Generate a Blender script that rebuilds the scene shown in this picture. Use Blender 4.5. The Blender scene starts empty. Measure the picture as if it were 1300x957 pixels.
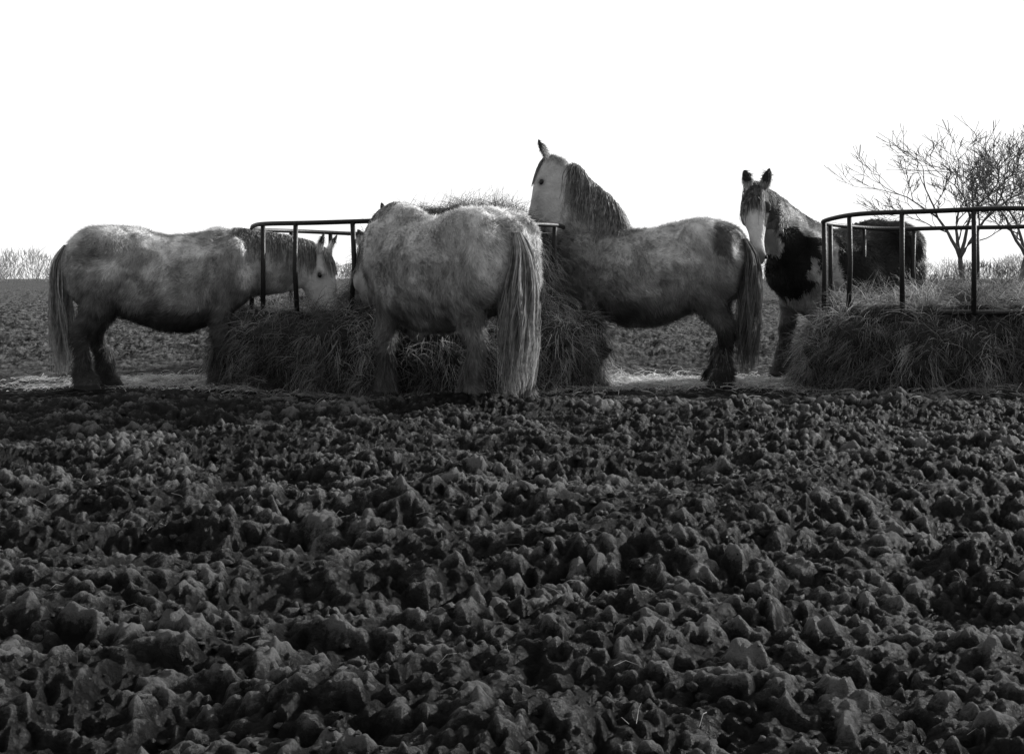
import bpy, bmesh, math, random
import numpy as np
from mathutils import Vector, Matrix, Quaternion
from mathutils.bvhtree import BVHTree
random.seed(7); rng=np.random.default_rng(7)
SC=bpy.context.scene
COL=SC.collection

# ------------------------------------------------------------ noise
def _hash(ix,iy,iz,seed):
    h=(ix.astype(np.int64)*374761393+iy.astype(np.int64)*668265263+iz.astype(np.int64)*2147483647+seed*974634777)&0xffffffff
    h=((h^(h>>13))*1274126177)&0xffffffff
    h=((h^(h>>15))*2246822519)&0xffffffff
    return ((h^(h>>16))&0xffffff)/float(0xffffff)
def vn2(x,y,seed=0):
    ix=np.floor(x);iy=np.floor(y);fx=x-ix;fy=y-iy
    fx=fx*fx*(3-2*fx);fy=fy*fy*(3-2*fy);z=np.zeros_like(ix)
    a=_hash(ix,iy,z,seed);b=_hash(ix+1,iy,z,seed);c=_hash(ix,iy+1,z,seed);d=_hash(ix+1,iy+1,z,seed)
    return (a*(1-fx)+b*fx)*(1-fy)+(c*(1-fx)+d*fx)*fy
def fbm2(x,y,o=4,seed=0):
    s=0;a=.5;t=0
    for i in range(o):
        s=s+a*vn2(x*2**i+i*17.3,y*2**i+i*9.1,seed+i);t+=a;a*=.5
    return s/t
def vn3(P,seed=0):
    I=np.floor(P);F=P-I;F=F*F*(3-2*F)
    r=0
    for dx in (0,1):
        for dy in (0,1):
            for dz in (0,1):
                w=(F[:,0] if dx else 1-F[:,0])*(F[:,1] if dy else 1-F[:,1])*(F[:,2] if dz else 1-F[:,2])
                r=r+w*_hash(I[:,0]+dx,I[:,1]+dy,I[:,2]+dz,seed)
    return r
def fbm3(P,o=3,seed=0):
    s=0;a=.5;t=0
    for i in range(o):
        s=s+a*vn3(P*2**i+i*13.7,seed+i);t+=a;a*=.5
    return s/t
def ss(x,a,b):
    t=np.clip((x-a)/(b-a),0,1);return t*t*(3-2*t)
def clods(x,y,cell,seed):
    X=x/cell;Y=y/cell
    ix=np.floor(X);iy=np.floor(Y);z=np.zeros_like(ix)
    best=np.zeros_like(X)
    for dx in(-1,0,1):
        for dy in(-1,0,1):
            jx=ix+dx;jy=iy+dy
            px=jx+_hash(jx,jy,z,seed);py=jy+_hash(jx,jy,z,seed+1)
            rr=.40+.5*_hash(jx,jy,z,seed+2);hh=.25+.75*_hash(jx,jy,z,seed+3)
            d2=((X-px)**2+(Y-py)**2)/(rr*rr)
            best=np.maximum(best,hh*np.clip(1-d2,0,1)**.65)
    return best
def ridged(x,y,o,seed,gain=.55):
    s=0;a=1;t=0;w=1
    c,sn=math.cos(.65),math.sin(.65)
    for i in range(o):
        n=1-np.abs(2*vn2(x,y,seed+i)-1);n=n**1.3
        s=s+a*n*w;t+=a;w=.35+.65*n
        x,y=(x*c-y*sn)*2.03+11.3,(x*sn+y*c)*2.03+4.7;a*=gain
    return s/t
def billow(x,y,o,seed,gain=.55):
    s=0;a=1;t=0
    c,sn=math.cos(.65),math.sin(.65)
    for i in range(o):
        n=np.abs(2*vn2(x,y,seed+i)-1)
        n=np.sqrt(n*n+.01)
        s=s+a*n;t+=a
        x,y=(x*c-y*sn)*2.03+11.3,(x*sn+y*c)*2.03+4.7;a*=gain
    return s/t
def ground_full(x,y):
    wx=x+.045*(fbm2(x*5,y*5,3,50)-.5)*2;wy=y+.045*(fbm2(x*5+40,y*5,3,51)-.5)*2
    a=np.radians(20)
    rx=x*np.cos(a)+y*np.sin(a); ry=-x*np.sin(a)+y*np.cos(a)
    rx=rx+.25*fbm2(x*1.2,y*1.2,2,90)
    h=.16*(fbm2(x*.45,y*.45,2,1)-.5)
    h=h+.15*(ridged(rx*.7,ry*1.9,2,3)-.4)
    h=h+.15*(fbm2(wx*2.4,wy*3.0,3,15)-.5)
    d=.055*(billow(wx*8,wy*9,3,13,.55)-.4)
    w2x=wx+.016*(fbm2(x*34,y*34,2,60)-.5)*2;w2y=wy+.016*(fbm2(x*34+9,y*34,2,61)-.5)*2
    d=d+.050*(clods(w2x,w2y,.105,11)-.3)*(.0+1.5*vn2(x*1.3,y*1.3,77)**1.5)
    d=d+.034*(clods(w2x,w2y,.056,21)-.3)*(.3+vn2(x*3,y*3,78))+.024*(clods(w2x+.3,w2y,.032,31)-.3)
    d=d+.024*(fbm2(x*40,y*40,3,41)-.5)
    h=h+d-.03
    zone=1-.60*ss(y,10.4,11.8)+.45*ss(y,15,19)
    h=h*zone
    h=h-.02*ss(y,10.4,11.8)
    h=h+.07*np.exp(-((x-4.2)/1.6)**2-((y-11.7)/1.3)**2)
    return h,d
def ground_h(x,y):return ground_full(x,y)[0]

# ------------------------------------------------------------ mesh helpers
def mk(name,V,F,mat=None,parent=None,smooth=True,col=None,loc=None):
    me=bpy.data.meshes.new(name)
    V=np.asarray(V,dtype=np.float32)
    if isinstance(F,np.ndarray):
        n,k=F.shape
        me.vertices.add(len(V));me.vertices.foreach_set('co',V.ravel())
        me.loops.add(n*k);me.loops.foreach_set('vertex_index',F.astype(np.int32).ravel())
        me.polygons.add(n);me.polygons.foreach_set('loop_start',np.arange(0,n*k,k,dtype=np.int32))
        me.update(calc_edges=True)
    else:
        me.from_pydata([tuple(v) for v in V],[],F);me.update()
    me.polygons.foreach_set('use_smooth',[smooth]*len(me.polygons))
    if col is not None:
        at=me.color_attributes.new('tone','FLOAT_COLOR','POINT')
        c=np.ones((len(V),4),dtype=np.float32);c[:,0]=c[:,1]=c[:,2]=col
        at.data.foreach_set('color',c.ravel())
    ob=bpy.data.objects.new(name,me);COL.objects.link(ob)
    if mat:me.materials.append(mat)
    if parent:ob.parent=parent
    return ob
def empty(name,loc=(0,0,0),rz=0,s=1,pitch=0):
    e=bpy.data.objects.new(name,None);COL.objects.link(e);e.location=loc;e.rotation_euler=(0,pitch,rz);e.scale=(s,s,s);return e
def ribbons(paths,w0,w1=None,side=None):
    P=np.asarray(paths);N,K,_=P.shape
    T=np.gradient(P,axis=1);T/=np.linalg.norm(T,axis=2,keepdims=True)+1e-9
    if side is None:
        side=rng.normal(size=(N,1,3))
    S=np.cross(T,np.broadcast_to(side,T.shape));S/=np.linalg.norm(S,axis=2,keepdims=True)+1e-9
    w=np.linspace(1,.15,K)[None,:,None]**.7*np.asarray(w0).reshape(-1,1,1)*.5
    A=P-S*w;B=P+S*w
    V=np.stack([A,B],axis=2).reshape(-1,3)
    base=(np.arange(N)*K*2)[:,None]+np.arange(K-1)[None,:]*2
    base=base.ravel()
    F=np.stack([base,base+1,base+3,base+2],axis=1)
    return V,F
class Geo:
    def __init__(s):s.V=[];s.F=[]
    def tube(s,pts,rad,n=8,closed=False):
        pts=[Vector(p) for p in pts];m=len(pts);b=len(s.V)
        if not hasattr(rad,'__len__'):rad=[rad]*m
        for i,p in enumerate(pts):
            if closed:t=pts[(i+1)%m]-pts[i-1]
            else:t=pts[min(i+1,m-1)]-pts[max(i-1,0)]
            t.normalize()
            a=t.cross(Vector((0,0,1)) if abs(t.z)<.9 else Vector((1,0,0)));a.normalize();c=t.cross(a)
            for k in range(n):
                an=2*math.pi*k/n
                s.V.append(p+(a*math.cos(an)+c*math.sin(an))*rad[i])
        rg=m if closed else m-1
        for i in range(rg):
            j=(i+1)%m
            for k in range(n):
                s.F.append((b+i*n+k,b+i*n+(k+1)%n,b+j*n+(k+1)%n,b+j*n+k))
        if not closed:
            s.F.append(tuple(b+k for k in range(n))[::-1]);s.F.append(tuple(b+(m-1)*n+k for k in range(n)))
def catmull(A,sub):
    A=np.asarray(A,float);n=len(A);out=[]
    for i in range(n-1):
        p0=A[max(i-1,0)];p1=A[i];p2=A[i+1];p3=A[min(i+2,n-1)]
        for k in range(sub):
            t=k/sub
            out.append(.5*((2*p1)+(-p0+p2)*t+(2*p0-5*p1+4*p2-p3)*t*t+(-p0+3*p1-3*p2+p3)*t**3))
    out.append(A[-1]);return np.array(out)
def loft(g,C,Wv,Dv,n=22,sub=4,egg=0.0):
    M=catmull(np.hstack([C,Wv,Dv]),sub)
    b=len(g.V);m=len(M)
    for r in M:
        c,w,d=r[:3],r[3:6],r[6:9]
        for k in range(n):
            a=2*math.pi*k/n
            g.V.append(Vector(c+w*math.cos(a)*(1-egg*math.sin(a))+d*math.sin(a)))
    for i in range(m-1):
        for k in range(n):
            g.F.append((b+i*n+k,b+i*n+(k+1)%n,b+(i+1)*n+(k+1)%n,b+(i+1)*n+k))
    for i,rev in((0,True),(m-1,False)):
        ci=len(g.V);g.V.append(Vector(M[i][:3]))
        for k in range(n):
            q=(b+i*n+k,b+i*n+(k+1)%n,ci)
            g.F.append(q[::-1] if rev else q)
    return M
def ellipsoid(g,c,ax,ay,az,n=14,m=8):
    c=np.array(c,float)
    L=[];Wv=[];Dv=[]
    for i in range(m+1):
        t=-math.cos(math.pi*i/m);r=max(math.sqrt(max(0,1-t*t)),.02)
        L.append(c+np.array(ax)*t);Wv.append(np.array(ay)*r);Dv.append(np.array(az)*r)
    loft(g,np.array(L),np.array(Wv),np.array(Dv),n,1)

# ------------------------------------------------------------ materials
def mat_basic(name,col=.5,rough=.8,attr=False,nscale=20,namp=.3,bump=0,bscale=60,metal=0,spec=.3,transl=0,sheen=0):
    m=bpy.data.materials.new(name);m.use_nodes=True;nt=m.node_tree;N=nt.nodes;L=nt.links
    bs=N['Principled BSDF'];bs.inputs['Roughness'].default_value=rough;bs.inputs['Metallic'].default_value=metal
    bs.inputs['Specular IOR Level'].default_value=spec
    if sheen:
        bs.inputs['Sheen Weight'].default_value=sheen;bs.inputs['Sheen Roughness'].default_value=.35
    tc=N.new('ShaderNodeTexCoord');no=N.new('ShaderNodeTexNoise');no.inputs['Scale'].default_value=nscale;no.inputs['Detail'].default_value=5
    L.new(tc.outputs['Object'],no.inputs['Vector'])
    mr=N.new('ShaderNodeMapRange');mr.inputs['From Min'].default_value=.3;mr.inputs['From Max'].default_value=.7
    mr.inputs['To Min'].default_value=1-namp;mr.inputs['To Max'].default_value=1+namp
    L.new(no.outputs['Fac'],mr.inputs['Value'])
    mu=N.new('ShaderNodeVectorMath');mu.operation='SCALE'
    if attr:
        at=N.new('ShaderNodeAttribute');at.attribute_name='tone';L.new(at.outputs['Color'],mu.inputs[0])
    else:mu.inputs[0].default_value=(col,col,col)
    L.new(mr.outputs['Result'],mu.inputs['Scale']);L.new(mu.outputs['Vector'],bs.inputs['Base Color'])
    if bump:
        b=N.new('ShaderNodeBump');b.inputs['Strength'].default_value=bump;b.inputs['Distance'].default_value=.02
        n2=N.new('ShaderNodeTexNoise');n2.inputs['Scale'].default_value=bscale;n2.inputs['Detail'].default_value=6
        L.new(tc.outputs['Object'],n2.inputs['Vector']);L.new(n2.outputs['Fac'],b.inputs['Height']);L.new(b.outputs['Normal'],bs.inputs['Normal'])
    if transl:
        out=N['Material Output'];tr=N.new('ShaderNodeBsdfTranslucent');mx=N.new('ShaderNodeMixShader');mx.inputs[0].default_value=transl
        L.new(mu.outputs['Vector'],tr.inputs['Color']);L.new(bs.outputs[0],mx.inputs[1]);L.new(tr.outputs[0],mx.inputs[2]);L.new(mx.outputs[0],out.inputs['Surface'])
    return m
M_coat=mat_basic('horse_coat',attr=True,rough=.75,nscale=7,namp=.2,bump=.6,bscale=40,spec=.2)
M_fur=mat_basic('horse_fur',attr=True,rough=.45,nscale=7,namp=.2,spec=.4,transl=.42)
M_hair=mat_basic('horse_hair',attr=True,rough=.5,nscale=25,namp=.3,spec=.4,transl=.35)
M_eye=mat_basic('horse_eye',col=.01,rough=.08,spec=.6,namp=.05)
M_dark=mat_basic('nostril_skin',col=.015,rough=.6,namp=.2)
M_iron=mat_basic('feeder_steel',col=.02,rough=.5,metal=.0,spec=.4,bump=.25,bscale=90)
M_sheet=mat_basic('feeder_sheet_metal',col=.02,rough=.6,spec=.4,bump=.3,bscale=30)
M_hay=mat_basic('hay_strands',attr=True,rough=.6,nscale=6,namp=.45,transl=.35)
M_haycore=mat_basic('hay_core',col=.03,rough=.9,nscale=15,namp=.5,bump=1,bscale=40)
M_bark=mat_basic('bark',col=.15,rough=.9)
M_far=mat_basic('distant_twigs',col=.40,rough=.9,namp=.2,transl=.4,nscale=1)  # pale base colour stands in for distance haze
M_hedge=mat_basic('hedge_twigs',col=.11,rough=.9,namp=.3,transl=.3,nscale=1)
def mud_material():
    m=bpy.data.materials.new('mud');m.use_nodes=True;nt=m.node_tree;N=nt.nodes;L=nt.links
    N.remove(N['Principled BSDF']);out=N['Material Output']
    df=N.new('ShaderNodeBsdfDiffuse');gl=N.new('ShaderNodeBsdfGlossy');ms=N.new('ShaderNodeMixShader')
    gl.inputs['Roughness'].default_value=.34;gl.inputs['Color'].default_value=(.8,.8,.8,1);ms.inputs[0].default_value=.022
    L.new(df.outputs[0],ms.inputs[1]);L.new(gl.outputs[0],ms.inputs[2]);L.new(ms.outputs[0],out.inputs['Surface'])
    tc=N.new('ShaderNodeTexCoord')
    n1=N.new('ShaderNodeTexNoise');n1.inputs['Scale'].default_value=1.7;n1.inputs['Detail'].default_value=5
    n2=N.new('ShaderNodeTexNoise');n2.inputs['Scale'].default_value=75;n2.inputs['Detail'].default_value=8;n2.inputs['Roughness'].default_value=.75
    L.new(tc.outputs['Object'],n1.inputs['Vector']);L.new(tc.outputs['Object'],n2.inputs['Vector'])
    # 'tone' = crumb height above the soil; ramp paints crest highlights and hollow shade
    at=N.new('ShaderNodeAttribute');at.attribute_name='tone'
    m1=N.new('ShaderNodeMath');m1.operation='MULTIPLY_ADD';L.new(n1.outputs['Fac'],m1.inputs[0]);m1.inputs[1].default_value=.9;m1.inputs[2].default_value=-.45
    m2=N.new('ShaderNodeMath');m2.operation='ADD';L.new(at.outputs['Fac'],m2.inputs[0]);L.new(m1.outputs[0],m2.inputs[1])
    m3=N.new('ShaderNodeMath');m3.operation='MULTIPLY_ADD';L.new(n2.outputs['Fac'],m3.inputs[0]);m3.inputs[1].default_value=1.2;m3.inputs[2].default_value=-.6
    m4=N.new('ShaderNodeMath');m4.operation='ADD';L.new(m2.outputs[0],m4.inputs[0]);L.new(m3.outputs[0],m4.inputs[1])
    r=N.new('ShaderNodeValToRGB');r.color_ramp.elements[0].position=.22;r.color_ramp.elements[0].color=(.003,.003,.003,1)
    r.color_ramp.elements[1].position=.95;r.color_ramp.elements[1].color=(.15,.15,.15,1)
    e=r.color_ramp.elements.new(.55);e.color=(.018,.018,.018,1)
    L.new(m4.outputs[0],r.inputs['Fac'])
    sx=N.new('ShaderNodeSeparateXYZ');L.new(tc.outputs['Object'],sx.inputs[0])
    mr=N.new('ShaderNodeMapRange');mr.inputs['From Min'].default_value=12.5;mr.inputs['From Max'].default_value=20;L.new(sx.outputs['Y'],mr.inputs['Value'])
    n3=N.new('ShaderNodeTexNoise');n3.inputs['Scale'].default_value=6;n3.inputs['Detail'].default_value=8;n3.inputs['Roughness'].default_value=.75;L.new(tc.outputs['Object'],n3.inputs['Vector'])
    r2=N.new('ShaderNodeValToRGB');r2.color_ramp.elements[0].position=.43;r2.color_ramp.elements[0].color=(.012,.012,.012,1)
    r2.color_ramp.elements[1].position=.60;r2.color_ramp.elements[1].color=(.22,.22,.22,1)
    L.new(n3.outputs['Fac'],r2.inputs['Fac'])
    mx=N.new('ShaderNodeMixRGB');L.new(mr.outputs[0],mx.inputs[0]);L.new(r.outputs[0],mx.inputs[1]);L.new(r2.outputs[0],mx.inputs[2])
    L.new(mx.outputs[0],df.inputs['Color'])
    b=N.new('ShaderNodeBump');b.inputs['Strength'].default_value=1;b.inputs['Distance'].default_value=.018
    L.new(n2.outputs['Fac'],b.inputs['Height'])
    b2=N.new('ShaderNodeBump');b2.inputs['Distance'].default_value=.14;L.new(mr.outputs[0],b2.inputs['Strength']);L.new(n3.outputs['Fac'],b2.inputs['Height']);L.new(b.outputs[0],b2.inputs['Normal'])
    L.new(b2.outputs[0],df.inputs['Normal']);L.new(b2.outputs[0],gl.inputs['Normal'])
    return m
M_mud=mud_material()

# ------------------------------------------------------------ ground
def build_ground():
    Y=np.concatenate([np.geomspace(1.8,16,1050,endpoint=False),np.geomspace(16,60,230,endpoint=False),np.geomspace(60,900,110)])
    T=np.linspace(-.53,.53,1500)
    YY=np.repeat(Y,len(T)).reshape(len(Y),-1);XX=(YY+4)*T[None,:]
    H,D=ground_full(XX,YY)
    att=1-.75*ss(YY,60,200)
    H=H*att
    S=H.copy()
    S[1:-1,:]=.25*S[:-2,:]+.5*S[1:-1,:]+.25*S[2:,:]
    S[:,1:-1]=.25*S[:,:-2]+.5*S[:,1:-1]+.25*S[:,2:]
    k=.7*(1-ss(YY,4,8));H=H*(1-k)+S*k
    V=np.stack([XX,YY,H],-1).reshape(-1,3)
    nr,nc=XX.shape
    i=(np.arange(nr-1)[:,None]*nc+np.arange(nc-1)[None,:]).ravel()
    F=np.stack([i,i+1,i+nc+1,i+nc],1)
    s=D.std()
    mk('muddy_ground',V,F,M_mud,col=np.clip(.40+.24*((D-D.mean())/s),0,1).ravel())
build_ground()

def build_clods():
    bm=bmesh.new();bmesh.ops.create_icosphere(bm,subdivisions=2,radius=1);bv=np.array([v.co[:] for v in bm.verts]);bf=np.array([[v.index for v in f.verts] for f in bm.faces]);bm.free()
    n=10000
    y=2.2+ (rng.random(n)**1.4)*16; x=(rng.random(n)-.5)*(y+3)*.95
    r=.004+.014*rng.random(n)**3
    z=ground_h(x,y)
    Vs=[];Fs=[]
    for i in range(n):
        sc=r[i]*np.array([rng.uniform(.7,1.6),rng.uniform(.7,1.5),rng.uniform(.5,1)])
        v=bv*(1+.9*(vn3(bv*1.9+i*3.1,3)-.5))[:,None]*(1+.6*(vn3(bv*4+i*1.3,5)-.5))[:,None]*sc
        Vs.append(v+np.array([x[i],y[i],z[i]-.002]));Fs.append(bf+i*len(bv))
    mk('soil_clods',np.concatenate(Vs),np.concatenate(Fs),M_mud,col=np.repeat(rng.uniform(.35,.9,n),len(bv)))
build_clods()

# ------------------------------------------------------------ horse
def nrm(v):
    v=np.asarray(v,float);return v/np.linalg.norm(v)
def build_horse(loc,heading,s,neck,poll,hu,hw,coat,mane_side=1,hs=1.08,legs=None,mane_tone=.35,tail_tone=.3,seed=1,belly=0,tail_sway=0,nfur=75000,mane_len=1.0,nthick=1.0,pitch=0,wither=0,mend=2):
    root=empty('horse',loc,heading,s,pitch)
    ch,sh=math.cos(-heading),math.sin(-heading)
    def tolocal(v):return np.array([v[0]*ch-v[1]*sh,v[0]*sh+v[1]*ch,v[2]])
    u=nrm(tolocal(hu));w=tolocal(hw);w=nrm(w-u*np.dot(w,u));sd=np.cross(w,u)
    poll=np.array(poll,float)
    g=Geo()
    tr=[(-.84,1.20,1.00,.10),(-.79,1.33,.86,.23),(-.68,1.41,.76,.31),(-.52,1.465,.70,.355),(-.34,1.475,.64,.37),(-.16,1.44,.57-belly,.385),
        (.02,1.40,.515-belly,.405),(.2,1.39+wither*.3,.505-belly,.395),(.37,1.42+wither*.8,.545-belly*.6,.35),(.5,1.455+wither,.60,.30),(.62,1.43+wither,.66,.285),(.74,1.34,.74,.25),(.83,1.24,.84,.19),(.89,1.14,.94,.09)]
    C=np.array([[x,0,(t+b)/2] for x,t,b,h in tr]);W=np.array([[0,h,0] for x,t,b,h in tr]);D=np.array([[0,0,(t-b)/2] for x,t,b,h in tr])
    loft(g,C,W,D,28,4,egg=.13)
    for sg in(-1,1):
        ellipsoid(g,(-.50,.175*sg,1.22),(.30,0,-.03),(0,.20,0),(0.03,0,.245))
        ellipsoid(g,(-.60,.17*sg,1.02),(.22,0,0),(0,.175,0),(0,0,.30))
        ellipsoid(g,(.56,.18*sg,1.08),(.12,0,.28),(0,.13,0),(.17,0,-.07))
        ellipsoid(g,(.68,.11*sg,.98),(.19,0,0),(0,.13,0),(0,0,.20))
    legs=legs or {}
    hind=[(-.50,.16,1.18,.25,.16),(-.50,.185,1.0,.27,.165),(-.48,.195,.86,.235,.14),(-.52,.19,.73,.165,.11),(-.60,.18,.61,.115,.082),(-.665,.175,.51,.088,.066),(-.675,.17,.44,.075,.06),(-.655,.17,.33,.056,.05),(-.645,.17,.22,.06,.054),(-.64,.17,.14,.085,.078),(-.61,.17,.07,.10,.092),(-.595,.17,0,.115,.105),(-.59,.17,-.07,.115,.105)]
    fore=[(.52,.16,1.12,.18,.12),(.53,.17,.95,.165,.115),(.53,.175,.80,.125,.095),(.54,.17,.66,.092,.078),(.55,.165,.54,.074,.066),(.555,.165,.46,.078,.07),(.55,.165,.39,.062,.058),(.55,.165,.26,.055,.052),(.55,.165,.16,.078,.072),(.57,.165,.08,.094,.09),(.585,.165,0,.11,.10),(.59,.165,-.07,.11,.10)]
    feet=[]
    for key,base,sg in(('hl',hind,1),('hr',hind,-1),('fl',fore,1),('fr',fore,-1)):
        dx,dy=legs.get(key,(0,0))
        C=[];W=[];D=[]
        for x,y,z,a,b in base:
            t=max(0,min(1,1.0-z))
            C.append((x+dx*t,(y+dy*t)*sg,z));W.append((0,b,0));D.append((a,0,0))
        loft(g,np.array(C),np.array(W),np.array(D),18,4)
        feet.append((C[-2][0],C[-2][1]))
        if base is hind:
            x,y=C[5][0],C[5][1]
            ellipsoid(g,(x-.055,y,.52),(0,0,.06),(0,.035,0),(.035,0,0))
    endc=poll+u*.06*hs-w*.085*hs
    Cn=[np.array(n[0],float) for n in neck]+[endc,endc+u*.05-w*.01]
    dep=[n[1]*nthick for n in neck]+[.155*hs,.12*hs];wid=[n[2] for n in neck]+[.092*hs,.075*hs]
    Cn=np.array(Cn);T=np.gradient(Cn,axis=0);m=len(Cn)
    Wn=[];Dn=[]
    for i in range(m):
        f=i/(m-1);hint=nrm(np.array([0,1,0])*(1-f)+sd*f);t=nrm(T[i]);a=nrm(hint-t*np.dot(hint,t));d=np.cross(t,a)
        Wn.append(a*wid[i]);Dn.append(d*dep[i])
    NM=loft(g,Cn,np.array(Wn),np.array(Dn),22,5,egg=.12)
    hp=[(-.07,.00,-.11,.05),(-.03,.05,-.15,.078),(.04,.072,-.20,.096),(.11,.078,-.24,.112),(.18,.07,-.25,.118),(.25,.058,-.235,.106),(.32,.043,-.195,.085),(.39,.03,-.155,.070),(.46,.022,-.135,.063),(.52,.016,-.130,.063),(.575,.004,-.132,.068),(.615,-.022,-.130,.060),(.645,-.05,-.108,.036)]
    Ch=np.array([poll+(u*a+w*(t+b)/2)*hs for a,t,b,h in hp]);Wh=np.array([sd*h*hs for a,t,b,h in hp]);Dh=np.array([w*(t-b)/2*hs for a,t,b,h in hp])
    loft(g,Ch,Wh,Dh,20,4,egg=-.05)
    def HP(a,b,c):return poll+(u*a+w*b+sd*c)*hs
    for sg in(-1,1):
        ellipsoid(g,HP(.155,.025,.088*sg),u*.045,sd*.028,w*.025)
        ellipsoid(g,HP(.17,-.15,.085*sg),u*.09,sd*.04,w*.08)
        ellipsoid(g,HP(.575,-.045,.05*sg),u*.035,sd*.024,w*.03)
        ea=nrm(w*.75-u*.75+sd*.28*sg);es=nrm(sd-ea*np.dot(sd,ea));ed=np.cross(ea,es)
        b0=HP(-.015,.03,.06*sg)
        ks=[(0,.028),(.04,.038),(.085,.038),(.125,.027),(.155,.013),(.168,.005)]
        loft(g,np.array([b0+ea*k*hs*1.08 for k,r in ks]),np.array([es*r*hs for k,r in ks]),np.array([ed*r*.6*hs+1e-4 for k,r in ks]),12,3)
    ellipsoid(g,HP(.585,-.125,0),u*.045,sd*.042,w*.028)
    tmp=mk('tmp',[tuple(v) for v in g.V],g.F)
    rm=tmp.modifiers.new('r','REMESH');rm.mode='VOXEL';rm.voxel_size=.0135;rm.use_smooth_shade=True
    sm=tmp.modifiers.new('s','SMOOTH');sm.factor=.5;sm.iterations=4
    dg=bpy.context.evaluated_depsgraph_get();me=bpy.data.meshes.new_from_object(tmp.evaluated_get(dg))
    bpy.data.objects.remove(tmp)
    n=len(me.vertices);P=np.empty(n*3,np.float32);me.vertices.foreach_get('co',P);P=P.reshape(-1,3).astype(float)
    Nn=np.empty(n*3,np.float32);me.vertices.foreach_get('normal',Nn);Nn=Nn.reshape(-1,3)
    P=P+Nn*((fbm3(P*4.5,2,seed)-.5)*.03+(fbm3(P*13,2,seed+4)-.5)*.016*(P[:,2]>.3)*(P[:,0]<1.0))[:,None]
    me.vertices.foreach_set('co',P.astype(np.float32).ravel());me.update()
    def tone(P):
        R=(P-poll)/hs;Hc=np.stack([R@u,R@w,R@sd],1)
        inhead=(ss(Hc[:,0],-.05,.03))*(Hc[:,0]<.8)*(np.abs(Hc[:,2])<.2)*(Hc[:,1]>-.33)*(Hc[:,1]<.12)*(P[:,0]>.8)
        c=coat(P,Hc,inhead)
        # caked dirt, heavier low down and over the quarters
        dirt=ss(fbm3(P*np.array([3.6,3.6,5]),4,seed+60)+.10*ss(P[:,2],1.2,.7)+.05*(P[:,0]<-.3),.47,.66)
        c=c*(1-.42*dirt*(1-inhead))
        c=np.where((Hc[:,0]<.06)&(Hc[:,0]>-.25)&(np.linalg.norm(R,axis=1)<.3)&(Hc[:,1]>.10),.06,c)
        mz=ss(Hc[:,0],.50,.58)*inhead;c=c*(1-mz*.72)
        eye=np.exp(-(((Hc[:,0]-.175)/.04)**2+((Hc[:,1]-.0)/.03)**2))*inhead*(np.abs(Hc[:,2])>.06);c=c*(1-.75*eye)
        c=np.where(P[:,2]<.045,.05,c)
        return np.clip(c,.01,.9)
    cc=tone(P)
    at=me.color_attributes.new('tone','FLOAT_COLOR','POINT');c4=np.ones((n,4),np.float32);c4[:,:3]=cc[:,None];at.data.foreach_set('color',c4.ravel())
    me.materials.clear();me.materials.append(M_coat);me.polygons.foreach_set('use_smooth',[True]*len(me.polygons))
    body=bpy.data.objects.new('body',me);COL.objects.link(body);body.parent=root
    ge=Geo()
    for sg in(-1,1):ellipsoid(ge,HP(.175,.0,.104*sg),u*.026,sd*.018,w*.021)
    mk('eyes',[tuple(v) for v in ge.V],ge.F,M_eye,root)
    gn=Geo()
    for sg in(-1,1):ellipsoid(gn,HP(.592,-.04,.066*sg),u*.020,sd*.012,w*.014)
    mk('nostrils',[tuple(v) for v in gn.V],gn.F,M_dark,root)
    me.calc_loop_triangles();nt=len(me.loop_triangles);tri=np.empty(nt*3,np.int32);me.loop_triangles.foreach_get('vertices',tri);tri=tri.reshape(-1,3)
    a,b,c=P[tri[:,0]],P[tri[:,1]],P[tri[:,2]];cr=np.cross(b-a,c-a);ar=np.linalg.norm(cr,axis=1)
    idx=rng.choice(nt,nfur,p=ar/ar.sum());r1=rng.random((nfur,1));r2=rng.random((nfur,1));fl=(r1+r2)>1;r1=np.where(fl,1-r1,r1);r2=np.where(fl,1-r2,r2)
    p=a[idx]+(b-a)[idx]*r1+(c-a)[idx]*r2;nn=cr[idx]/ar[idx][:,None]
    p-=nn*.003
    flow=np.array([-.55,0,-.75])+1.0*(np.stack([vn3(p*6,1),vn3(p*6,2),vn3(p*6,3)],1)-.5)*2+rng.normal(size=(nfur,3))*.2
    R=(p-poll)/hs;hd=((R@u)>-.02)&((R@u)<.75)&(np.abs(R@sd)<.17)&((R@w)>-.3)&((R@w)<.15)&(p[:,0]>.85)
    flow[hd]=u*.9+rng.normal(size=(hd.sum(),3))*.15
    tf=flow-nn*(flow*nn).sum(1,keepdims=True);tf/=np.linalg.norm(tf,axis=1,keepdims=True)+1e-6
    lift=rng.uniform(.2,.85,(nfur,1));lift[hd]*=.4
    d=tf+nn*lift;d/=np.linalg.norm(d,axis=1,keepdims=True)
    ln=rng.uniform(.025,.06,(nfur,1))*np.where(p[:,2:3]<.75,1.4,1)
    ln[hd]*=.35
    sdv=np.cross(d,nn);sdv/=np.linalg.norm(sdv,axis=1,keepdims=True)+1e-9
    wv=sdv*rng.uniform(.002,.0045,(nfur,1))
    wv[hd]*=.6
    V=np.stack([p-wv,p+wv,p+d*ln],1).reshape(-1,3)
    clump=.55+.9*fbm3(p*np.array([22,22,10]),2,seed+40)
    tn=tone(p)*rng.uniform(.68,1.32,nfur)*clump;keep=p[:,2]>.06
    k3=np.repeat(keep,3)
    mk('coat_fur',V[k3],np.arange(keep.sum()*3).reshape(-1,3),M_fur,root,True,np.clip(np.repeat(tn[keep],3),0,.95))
    bvh=BVHTree.FromPolygons([tuple(q) for q in P],[tuple(t) for t in tri.tolist()])
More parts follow.
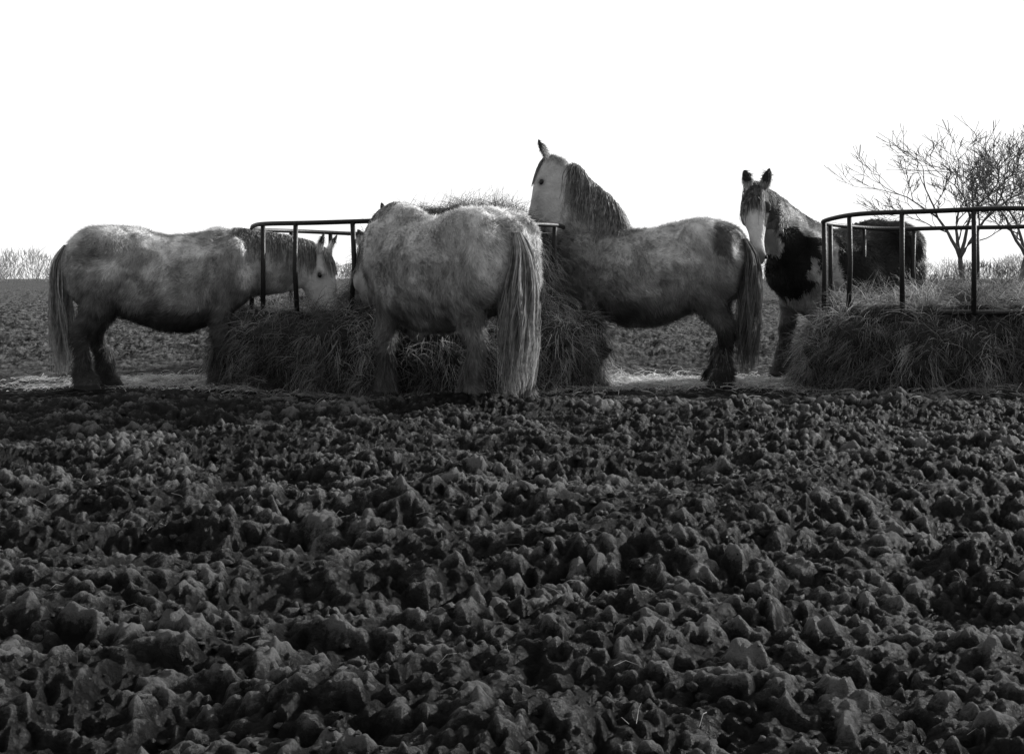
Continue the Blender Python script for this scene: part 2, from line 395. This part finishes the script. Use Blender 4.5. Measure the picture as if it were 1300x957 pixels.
    NM=np.array(NM);crest=NM[:,:3]+NM[:,6:9]
    alt=NM[:,:3]-NM[:,6:9]
    if crest[len(crest)//2][2]<alt[len(alt)//2][2]:crest=alt
    paths=[];tones=[]
    def grow(p,d,step,grav=.55,K=10,lift=.006,ph=0):
        out=[p.copy()]
        q=Vector(p);dd=Vector(d)
        for k in range(K-1):
            dd=dd+Vector((.22*math.sin(k*1.1+ph),0,-grav));dd.normalize();q=q+dd*step
            nr=bvh.find_nearest(q)
            if nr[0] is not None:
                v=q-nr[0]
                dist=v.dot(nr[1])
                if dist<lift or dist>.035:
                    tgt=nr[0]+nr[1]*(lift+random.random()*.02)
                    q=tgt if dist<lift else q.lerp(tgt,.5)
            out.append(np.array(q))
        return out
    i0=int(len(crest)*.20)
    for j in range(1300):
        f=random.uniform(i0,len(crest)-mend);i=int(f);pt=crest[i]*(1-(f-i))+crest[i+1]*(f-i)
        nr=bvh.find_nearest(Vector(pt));pt=np.array(nr[0])+np.array([random.gauss(0,.008),random.gauss(0,.010),0])
        lock=random.Random(int(f*6)+seed)
        side=np.array([random.gauss(-.1,.12)+lock.gauss(0,.35),mane_side*random.uniform(.5,1),random.uniform(-.1,.5)])
        if random.random()<.08:side[1]*=-1
        L=random.uniform(.18,.38)*mane_len*(.7+.6*lock.random())
        paths.append(grow(pt,nrm(side),L/9,ph=lock.uniform(0,6)+random.gauss(0,.4)));tones.append(mane_tone*random.uniform(.4,1.4)*lock.uniform(.6,1.4))
    for j in range(150):
        pt=HP(random.uniform(-.03,.03),.06,random.gauss(0,.022));dr=nrm(u*.9+w*.25+sd*random.gauss(0,.3))
        q=Vector(pt);dd=Vector(dr);out=[np.array(q)];st=random.uniform(.10,.26)/9
        for k in range(9):
            dd=(dd+Vector(u)*.3+Vector((0,0,-.15))).normalized();q=q+dd*st;nr=bvh.find_nearest(q)
            if (q-nr[0]).dot(nr[1])<.008 or (q-nr[0]).length>.03:q=nr[0]+nr[1]*(.008+random.random()*.01)
            out.append(np.array(q))
        paths.append(out);tones.append(mane_tone*random.uniform(.5,1.5))
    V,F=ribbons(np.array(paths),rng.uniform(.005,.012,len(paths)))
    mk('mane',V,F,M_hair,root,True,np.repeat(tones,20))
    nt_=1000;K=12;ang=rng.uniform(0,2*np.pi,nt_);rad=np.sqrt(rng.random(nt_));t=np.linspace(0,1,K)
    Ltot=rng.uniform(.60,1.0,nt_)
    prof=np.interp(t,[0,.15,.45,.75,1],[.04,.085,.14,.16,.13])
    zz=1.29-1.18*t[None,:]*Ltot[:,None]
    xx=-.82-.085*np.sin(np.minimum(t*3.5,1)*np.pi/2)[None,:]+.05*t[None,:]+np.cos(ang)[:,None]*rad[:,None]*prof[None,:]*.65
    yy=tail_sway*t[None,:]**1.5+np.sin(ang)[:,None]*rad[:,None]*prof[None,:]
    lk=np.floor(ang*4)
    yy=yy+.03*np.sin(t[None,:]*8+lk[:,None]*3)*t[None,:];xx=xx+.025*np.sin(t[None,:]*9+lk[:,None]*5)*t[None,:]
    jit=rng.normal(0,.012,(nt_,1))*np.sin(t[None,:]*11+ang[:,None]*9)*t[None,:];yy=yy+jit
    Pp=np.stack([xx,yy,zz],-1)
    V,F=ribbons(Pp,rng.uniform(.005,.011,nt_))
    tt=np.array([tail_tone*random.uniform(.5,1.5) for _ in range(nt_)])*(.6+.8*_hash(lk,lk,lk,3))
    mk('tail',V,F,M_hair,root,True,np.repeat(tt,K*2))
    fp=[];ft=[]
    for (fx,fy) in feet:
        for j in range(420):
            a=random.uniform(0,2*math.pi);z=random.uniform(.10,.36);r=.045
            bx=fx-.04
            back=(.5-.5*math.cos(a))
            st=np.array([bx+math.cos(a)*r,fy+math.sin(a)*r,z])
            L=random.uniform(.06,.13)*(.7+.5*back)
            out=[];dd=nrm([math.cos(a)*.5+random.gauss(0,.15),math.sin(a)*.5+random.gauss(0,.15),-1]);q=st
            for k in range(5):
                out.append(q.copy());q=q+dd*L/4;dd=nrm(dd+np.array([0,0,-.15]))
            fp.append(out);ft.append(random.uniform(.05,.30))
    V,F=ribbons(np.array(fp),rng.uniform(.004,.008,len(fp)))
    mk('leg_feathers',V,F,M_hair,root,True,np.repeat(ft,10))
    return root

def mud_legs(P,c,top=.62,dark=.10):
    k=ss(P[:,2]+.15*(fbm3(P*7,2,8)-.5),top,top-.3);return c*(1-k)+dark*k
def coat1(P,H,ih):
    n=fbm3(P*2.6,3,4);c=.80+.28*(n-.5)*2
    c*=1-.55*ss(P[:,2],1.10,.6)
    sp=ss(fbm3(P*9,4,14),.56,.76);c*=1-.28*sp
    c=mud_legs(P,c,.70,.14);c=c*(1-ih)+ih*(.80+.25*(n-.5));return c
def coat2(P,H,ih):
    n=fbm3(P*2.3,3,24);c=.84+.30*(n-.5)*2
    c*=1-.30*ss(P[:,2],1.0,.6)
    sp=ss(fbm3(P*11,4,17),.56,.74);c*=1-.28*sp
    c=mud_legs(P,c,.50,.32);return c
def coat3(P,H,ih):
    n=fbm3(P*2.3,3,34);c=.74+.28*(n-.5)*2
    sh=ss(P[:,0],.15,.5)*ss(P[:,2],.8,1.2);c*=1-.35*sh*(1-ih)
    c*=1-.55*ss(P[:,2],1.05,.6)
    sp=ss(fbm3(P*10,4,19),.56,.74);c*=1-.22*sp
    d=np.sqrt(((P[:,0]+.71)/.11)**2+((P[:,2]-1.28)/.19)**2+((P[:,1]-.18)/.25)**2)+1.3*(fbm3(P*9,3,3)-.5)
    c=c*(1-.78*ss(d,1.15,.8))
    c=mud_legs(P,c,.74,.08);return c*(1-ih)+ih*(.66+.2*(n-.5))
def coat4(P,H,ih):
    n=fbm3(P*2.3,3,44);c=.64+.2*(n-.5)*2
    d=P[:,0]+.45*(fbm3(P*4,3,6)-.5);c=np.where(d<.42,.022,c)
    e=np.sqrt(((P[:,0]-.78)/.28)**2+((P[:,2]-1.05)/.34)**2+((P[:,1]-.0)/.34)**2)+1.3*(fbm3(P*6,4,7)-.5);c=np.where(e<.98,.02,c)
    c=mud_legs(P,c,.74,.12)
    bl=H[:,2]+.05*(fbm3(P*14,2,9)-.5)
    hc=np.where((np.abs(bl)<.058),.88,np.where((H[:,0]>.33)|(bl*-1>.0),.74,.06));hc=np.where(H[:,1]<-.08,np.where(H[:,0]<.3,.14,.4),hc)
    return c*(1-ih)+ih*hc
def coat5(P,H,ih):
    n=fbm3(P*3,3,54);return .10+.06*(n-.5)

def hd(v):return math.atan2(v[1],v[0])
build_horse((-3.22,13.02,0),math.radians(12),1.0,
  [((.42,0,1.10),.30,.22),((.64,0,1.12),.32,.205),((.88,0,1.12),.30,.165),((1.12,0,1.12),.265,.14),((1.31,0,1.12),.215,.115)],
  (1.46,0,1.21),(.28,-.14,-.93),(.88,-.40,.30),coat1,-1,1.15,{'hl':(.16,0),'fl':(.10,0),'hr':(-.03,0),'fr':(-.04,0)},.40,.50,1,mend=7,mane_len=.85)
build_horse((-.55,11.45,0),hd((-.64,.768)),1.06,
  [((.42,0,1.15),.32,.22),((.62,-.0,1.19),.32,.205),((.80,-.02,1.18),.28,.165),((.96,-.05,1.13),.22,.13),((1.08,-.08,1.08),.18,.11)],
  (1.17,-.10,1.10),(.0,.40,-.9),(0,.9,.40),coat2,1,1.05,{'hl':(.06,.05),'hr':(-.04,.05),'fl':(-.02,.0),'fr':(.08,0)},.46,.40,2,belly=-.02,tail_sway=.0,pitch=math.radians(-1.8),wither=.02)
build_horse((1.36,13.5,0),hd((-.912,.41)),1.05,
  [((.38,0,1.12),.30,.23),((.56,0,1.24),.37,.215),((.73,0,1.43),.38,.18),((.86,-.01,1.63),.32,.15),((.94,-.02,1.80),.26,.125)],
  (1.03,-.01,2.02),(-.36,.03,-.93),(-.93,.12,.34),coat3,1,1.15,{'hl':(-.05,0),'hr':(.12,0),'fl':(0,0),'fr':(.12,0)},.34,.20,3,tail_sway=.03,mane_len=1.2,mend=6)
build_horse((3.37,14.31,0),hd((-.85,-.53)),1.07,
  [((.42,0,1.12),.28,.22),((.62,.01,1.18),.31,.20),((.80,.03,1.32),.27,.165),((.96,.05,1.46),.225,.135),((1.10,.07,1.57),.18,.115)],
  (1.22,.10,1.70),(-.02,-.36,-.93),(-.06,-.93,.36),coat4,-1,1.04,{'hl':(.05,0),'hr':(-.05,0),'fl':(-.04,0),'fr':(.10,0.02)},.24,.08,4,mane_len=.8)
build_horse((-1.32,16.75,-.06),math.radians(-90),1.02,
  [((.42,0,1.10),.28,.22),((.62,0,1.16),.31,.20),((.80,0,1.30),.26,.16),((.94,0,1.43),.21,.13),((1.06,0,1.52),.17,.11)],
  (1.15,0,1.655),(0,-.45,-.9),(0,-.9,.45),coat5,1,1.0,{},.05,.05,5,nfur=15000)

# ------------------------------------------------------------ ring feeders
def ring_feeder(cx,cy,r,nb,a0,ztop,zlow,tilt,name='round_bale_feeder'):
    root=empty(name,(cx,cy,0))
    def P(a,rr,z):return (rr*math.cos(a),rr*math.sin(a),z-tilt*math.sin(a)*(z/ztop))
    g=Geo()
    g.tube([P(2*math.pi*i/96,r*(1+.004*math.sin(i*.7)),ztop+.006*math.sin(i*.35+1)) for i in range(96)],.021,8,True)
    mk('top_ring',g.V,g.F,M_iron,root)
    g=Geo();g.tube([P(2*math.pi*i/96,r,zlow) for i in range(96)],.022,8,True)
    g.tube([P(2*math.pi*i/96,r,.06) for i in range(96)],.022,8,True)
    mk('lower_rings',g.V,g.F,M_iron,root)
    g=Geo()
    for i in range(nb):
        a=a0+2*math.pi*i/nb
        j=random.uniform(-.03,.03)
        g.tube([P(a,r+.004,zlow-.02),P(a+j,r-.006,(zlow+ztop)*.5),P(a+j*.6,r,ztop-.012)],[.023,.022,.022],8)
        g.tube([P(a,r+.004,.02),P(a,r+.004,zlow)],.02,6)
    mk('uprights',g.V,g.F,M_iron,root)
    V=[];F=[];n=240
    zs=[.07,.2,.34,.48,zlow-.02]
    for z in zs:
        for i in range(n):
            a=2*math.pi*i/n;V.append(P(a,r-.028+.006*math.sin(i*math.pi/3),z))
    for k in range(len(zs)-1):
        for i in range(n):F.append((k*n+i,k*n+(i+1)%n,(k+1)*n+(i+1)%n,(k+1)*n+i))
    mk('skirt_sheet',V,F,M_sheet,root)
    return root
def hay_pile(cx,cy,r,rout,topf,rimz,seed,nst,tone0=.42,name='hay_bale'):
    root=empty(name,(cx,cy,0))
    na,prof=160,[];nin=34
    A=np.linspace(0,2*np.pi,na,endpoint=False)
    rows=[]
    for k in range(nin+1):
        rr=(r-.06)*k/nin
        x=rr*np.cos(A);y=rr*np.sin(A);z=topf(x,y)+.08*(fbm2(x*4+seed,y*4,4,seed)-.5)*2
        rows.append(np.stack([x,y,z],1))
    lob=.30+.85*fbm2(np.cos(A)*3.5+seed,np.sin(A)*3.5+4,3,seed+3)*1.4
    for t in np.linspace(.08,1,22):
        zz=rimz*(1-t)**1.0*(.80+.32*np.clip(lob,0,1.2))
        bul=np.sin(min(1,t*1.6)*np.pi/2)
        rr=r-.04+(rout-r+.04)*bul*lob/ .95
        zz=zz+.05*np.sin(np.pi*min(1,(1-t)*2))
        x=rr*np.cos(A);y=rr*np.sin(A)
        nz=(fbm2(A*9+seed,np.full_like(A,t*6),3,seed+7)-.5)*.18
        rows.append(np.stack([x*(1+nz),y*(1+nz),zz-.03*t],1))
    R=np.array(rows);m=len(R);V=R.reshape(-1,3)
    i=np.arange(m-1)[:,None]*na;j=np.arange(na)[None,:];jn=(j+1)%na
    F=np.stack([(i+j).ravel(),(i+jn).ravel(),(i+na+jn).ravel(),(i+na+j).ravel()],1)[:, ::-1]
    mk('hay_mass',V,F,M_haycore,root)
    q=F;a,b,c,d=V[q[:,0]],V[q[:,1]],V[q[:,2]],V[q[:,3]];nv=np.cross(c-a,d-b);ar=np.linalg.norm(nv,axis=1)+1e-9
    idx=rng.choice(len(q),nst,p=ar/ar.sum());s1=rng.random((nst,1));s2=rng.random((nst,1))
    p=(a[idx]*(1-s1)+b[idx]*s1)*(1-s2)+(d[idx]*(1-s1)+c[idx]*s1)*s2;nn=nv[idx]/ar[idx][:,None]
    if (nn[:, 2].mean())<0:nn=-nn
    cl=np.stack([vn3(p*7,seed),vn3(p*7+9,seed),vn3(p*7+5,seed)],1)-.5
    dr=rng.normal(size=(nst,3))*.6+cl*2.6;steep=(1-np.abs(nn[:,2:3]))
    dr[:,2:3]-=.9*steep
    dr+=nn*.28;dr/=np.linalg.norm(dr,axis=1,keepdims=True)
    L=rng.uniform(.06,.32,nst)[:,None];K=5
    pts=[p-nn*.01+nn*rng.random((nst,1))*.03];
    for k in range(K-1):
        dr=dr+np.array([0,0,-.26])+rng.normal(size=(nst,3))*.2;dr/=np.linalg.norm(dr,axis=1,keepdims=True);pts.append(pts[-1]+dr*L/(K-1))
    pts=np.stack(pts,1);pts[:,:,2]=np.maximum(pts[:,:,2],-.02)
    Vv,Ff=ribbons(pts,rng.uniform(.0025,.0055,nst))
    cl2=.02+2.2*fbm3(p*5,3,seed+70)**1.8
    mk('hay_strands',Vv,Ff,M_hay,root,True,np.repeat(np.clip(tone0*cl2*rng.uniform(.25,1.8,nst),0,.8),K*2))
F1=(-1.0,13.8);F2=(4.05,12.9)
ring_feeder(F1[0],F1[1],1.5,17,math.radians(212),1.475,.66,.01)
def top1(x,y):
    return .68+.96*np.exp(-(((x-.52)/.98)**6+((y-.05)/1.05)**4))-.10*np.exp(-(((x+.85)/.4)**2+((y+.5)/.5)**2))
hay_pile(F1[0],F1[1],1.52,1.88,top1,.74,3,60000,.42)
ring_feeder(F2[0],F2[1],1.2,13,math.radians(-74),1.52,.69,.04)
def top2(x,y):
    return .74+.16*np.exp(-((x-.2)**2+(y)**2)/.5)
hay_pile(F2[0],F2[1],1.19,1.46,top2,.68,8,40000,.38)

def straw():
    n=16000
    which=rng.random(n);ang=rng.uniform(0,2*np.pi,n);rr=np.abs(rng.normal(0,.45,n))
    x=np.where(which<.55,F1[0]+(1.6+rr)*np.cos(ang),F2[0]+(1.25+rr)*np.cos(ang));y=np.where(which<.55,F1[1]+(1.6+rr)*np.sin(ang),F2[1]+(1.25+rr)*np.sin(ang))
    m=rng.random(n)<.45
    bx=rng.choice([-4.1,-3.4,1.7,1.25,2.5],n);x=np.where(m,bx+rng.normal(0,.33,n),x);y=np.where(m,13.6+rng.normal(0,.33,n),y)
    f=rng.random(n)<.012;y=np.where(f,rng.uniform(3,11,n),y);x=np.where(f,rng.uniform(-.35,.35,n)*y,x)
    z=ground_h(x,y)
    a=rng.uniform(0,np.pi*2,n);L=rng.uniform(.05,.20,n)
    L=np.where(y<10.5,L*.6,L)
    d=np.stack([np.cos(a),np.sin(a),rng.normal(0,.25,n)],1)*L[:,None]
    p0=np.stack([x,y,z+.012+rng.random(n)*.02],1);p=[p0-d*.5,p0+np.array([0,0,.012]),p0+d*.5]
    V,F=ribbons(np.stack(p,1),np.where(y<10.5,.002,rng.uniform(.003,.008,n)))
    mk('scattered_straw',V,F,M_hay,None,True,np.repeat(np.clip(np.where(y<10.5,.30,np.where(y<12.2,.3,.8))*rng.uniform(.4,1.4,n),0,.85),6))
straw()

# ------------------------------------------------------------ trees
def bare_tree(x,y,h,seed,spread=1,name='bare_tree',mat=M_bark,prob=.42,mn=.009):
    R=random.Random(seed);segs=[]
    def rot(d,a0,a1):
        ax=d.orthogonal();ax.rotate(Quaternion(d,R.uniform(0,6.28)));nd=d.copy();nd.rotate(Quaternion(ax,R.uniform(a0,a1)));return nd
    def br(p,d,L,r,dep,top):
        n=5;q=p;pts=[p];rs=[r]
        for k in range(n):
            d=(d+Vector((R.gauss(0,.12),R.gauss(0,.12),R.gauss(.05,.06)))).normalized();q=q+d*L/n;pts.append(q);rs.append(r*(1-.45*(k+1)/n))
            if dep>0 and k>=(4 if top else 1) and k<n-1 and R.random()<prob:
                br(q,rot(d,.45,.95),L*R.uniform(.5,.72),r*.42,dep-1,False)
        segs.append((pts,rs))
        if dep>0:
            for s in range(4 if top else 2):br(q,rot(d,.22,.60),L*R.uniform(.68,.88),r*.55,dep-1,False)
    br(Vector((0,0,-.2)),Vector((R.gauss(0,.05),0,1)),1.0,.055,6,True)
    V=[];g=Geo()
    zm=max(p.z for s in segs for p in s[0]);k=h/zm
    for pts,rs in segs:g.tube([p*k for p in pts],[max(q*k,mn) for q in rs],4 if rs[0]<.02 else 7)
    V=np.array([v[:] for v in g.V]);V[:,:2]*=spread
    mk(name,V,g.F,mat).location=(x,y,0)
bare_tree(20.0,62,7.9,5,1.35)
bare_tree(23.4,66,8.4,12,1.25)
def twig_mass(name,items,mat,per,wd):
    Pp=[]
    for (x,y,rx,h) in items:
        n=per
        a=rng.uniform(0,2*np.pi,n);u=rng.random(n)**.5;zz=rng.random(n)
        prof=np.sqrt(np.clip(1-(zz*1.15-.35)**2*1.2,0.02,1))
        px=x+rx*u*np.cos(a)*prof;py=y+rx*u*np.sin(a)*prof;pz=h*zz
        p0=np.stack([px,py,pz],1);d=np.stack([(px-x)/rx*.5+rng.normal(0,.35,n),(py-y)/rx*.5+rng.normal(0,.35,n),.7+rng.random(n)*.5],1)
        L=h*rng.uniform(.10,.30,n)[:,None];Pp.append(np.stack([p0,p0+d*L*.5+rng.normal(0,.04,(n,3))*h*.3,p0+d*L],1))
    Pp=np.concatenate(Pp);V,F=ribbons(Pp,np.full(len(Pp),wd))
    mk(name,V,F,mat)
items=[]
x=-175
while x<190:
    hh=3.4+2.8*float(vn2(np.array([x*.05]),np.array([2.]),4)[0])+random.uniform(-.6,1.2)
    if -70<x<70:hh*=.8
    items.append((x,300+random.uniform(-8,8),random.uniform(2.5,5),hh));x+=random.uniform(1.8,4)
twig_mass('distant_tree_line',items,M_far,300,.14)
items=[]
x=17.5
while x<34:
    items.append((x,57+random.uniform(-3,3),random.uniform(.8,1.6),random.uniform(.9,1.9)*(.8 if x<19 else 1.25)));x+=random.uniform(.5,1.1)
twig_mass('hedge',items,M_hedge,420,.035)

# ------------------------------------------------------------ light
AZ=math.radians(56);EL=math.radians(23)
W=bpy.data.worlds.new('World');SC.world=W;W.use_nodes=True;nt=W.node_tree;N=nt.nodes;L=nt.links
sky=N.new('ShaderNodeTexSky');sky.sky_type='NISHITA';sky.sun_disc=False;sky.sun_elevation=EL;sky.sun_rotation=AZ;sky.dust_density=6;sky.air_density=1.5
bw=N.new('ShaderNodeRGBToBW');bg=N['Background'];bg.inputs['Strength'].default_value=.12
L.new(sky.outputs[0],bw.inputs[0])
# bright haze low on the sun's side of the sky, fading out overhead and behind
tc=N.new('ShaderNodeTexCoord');dt=N.new('ShaderNodeVectorMath');dt.operation='DOT_PRODUCT';a=math.radians(28);dt.inputs[1].default_value=(math.sin(a),math.cos(a),0)
L.new(tc.outputs['Generated'],dt.inputs[0])
mr=N.new('ShaderNodeMapRange');mr.interpolation_type='SMOOTHSTEP';mr.inputs['From Min'].default_value=.18;mr.inputs['From Max'].default_value=.60;mr.inputs['To Min'].default_value=.9;mr.inputs['To Max'].default_value=9.0
L.new(dt.outputs['Value'],mr.inputs['Value'])
ad=N.new('ShaderNodeMath');ad.operation='ADD';L.new(bw.outputs[0],ad.inputs[0]);L.new(mr.outputs[0],ad.inputs[1])
mn=N.new('ShaderNodeMath');mn.operation='MINIMUM';L.new(ad.outputs[0],mn.inputs[0]);mn.inputs[1].default_value=10
L.new(mn.outputs[0],bg.inputs['Color'])
sl=bpy.data.lights.new('sun','SUN');sl.energy=5;sl.angle=math.radians(.5);sl.color=(1,.995,.985)
so=bpy.data.objects.new('sun',sl);COL.objects.link(so)
dv=Vector((math.sin(AZ)*math.cos(EL),math.cos(AZ)*math.cos(EL),math.sin(EL)));so.rotation_euler=dv.to_track_quat('Z','Y').to_euler();so.location=dv*30

cam=bpy.data.cameras.new('camera');co=bpy.data.objects.new('camera',cam);COL.objects.link(co)
co.location=(0,0,1.0);co.rotation_euler=(math.radians(90),0,0);cam.lens=50;cam.sensor_width=36;cam.shift_y=-126.5/1300;cam.clip_start=.05;cam.clip_end=2000
SC.camera=co
SC.view_settings.view_transform='Standard';SC.view_settings.look='None';SC.view_settings.exposure=0;SC.view_settings.gamma=1
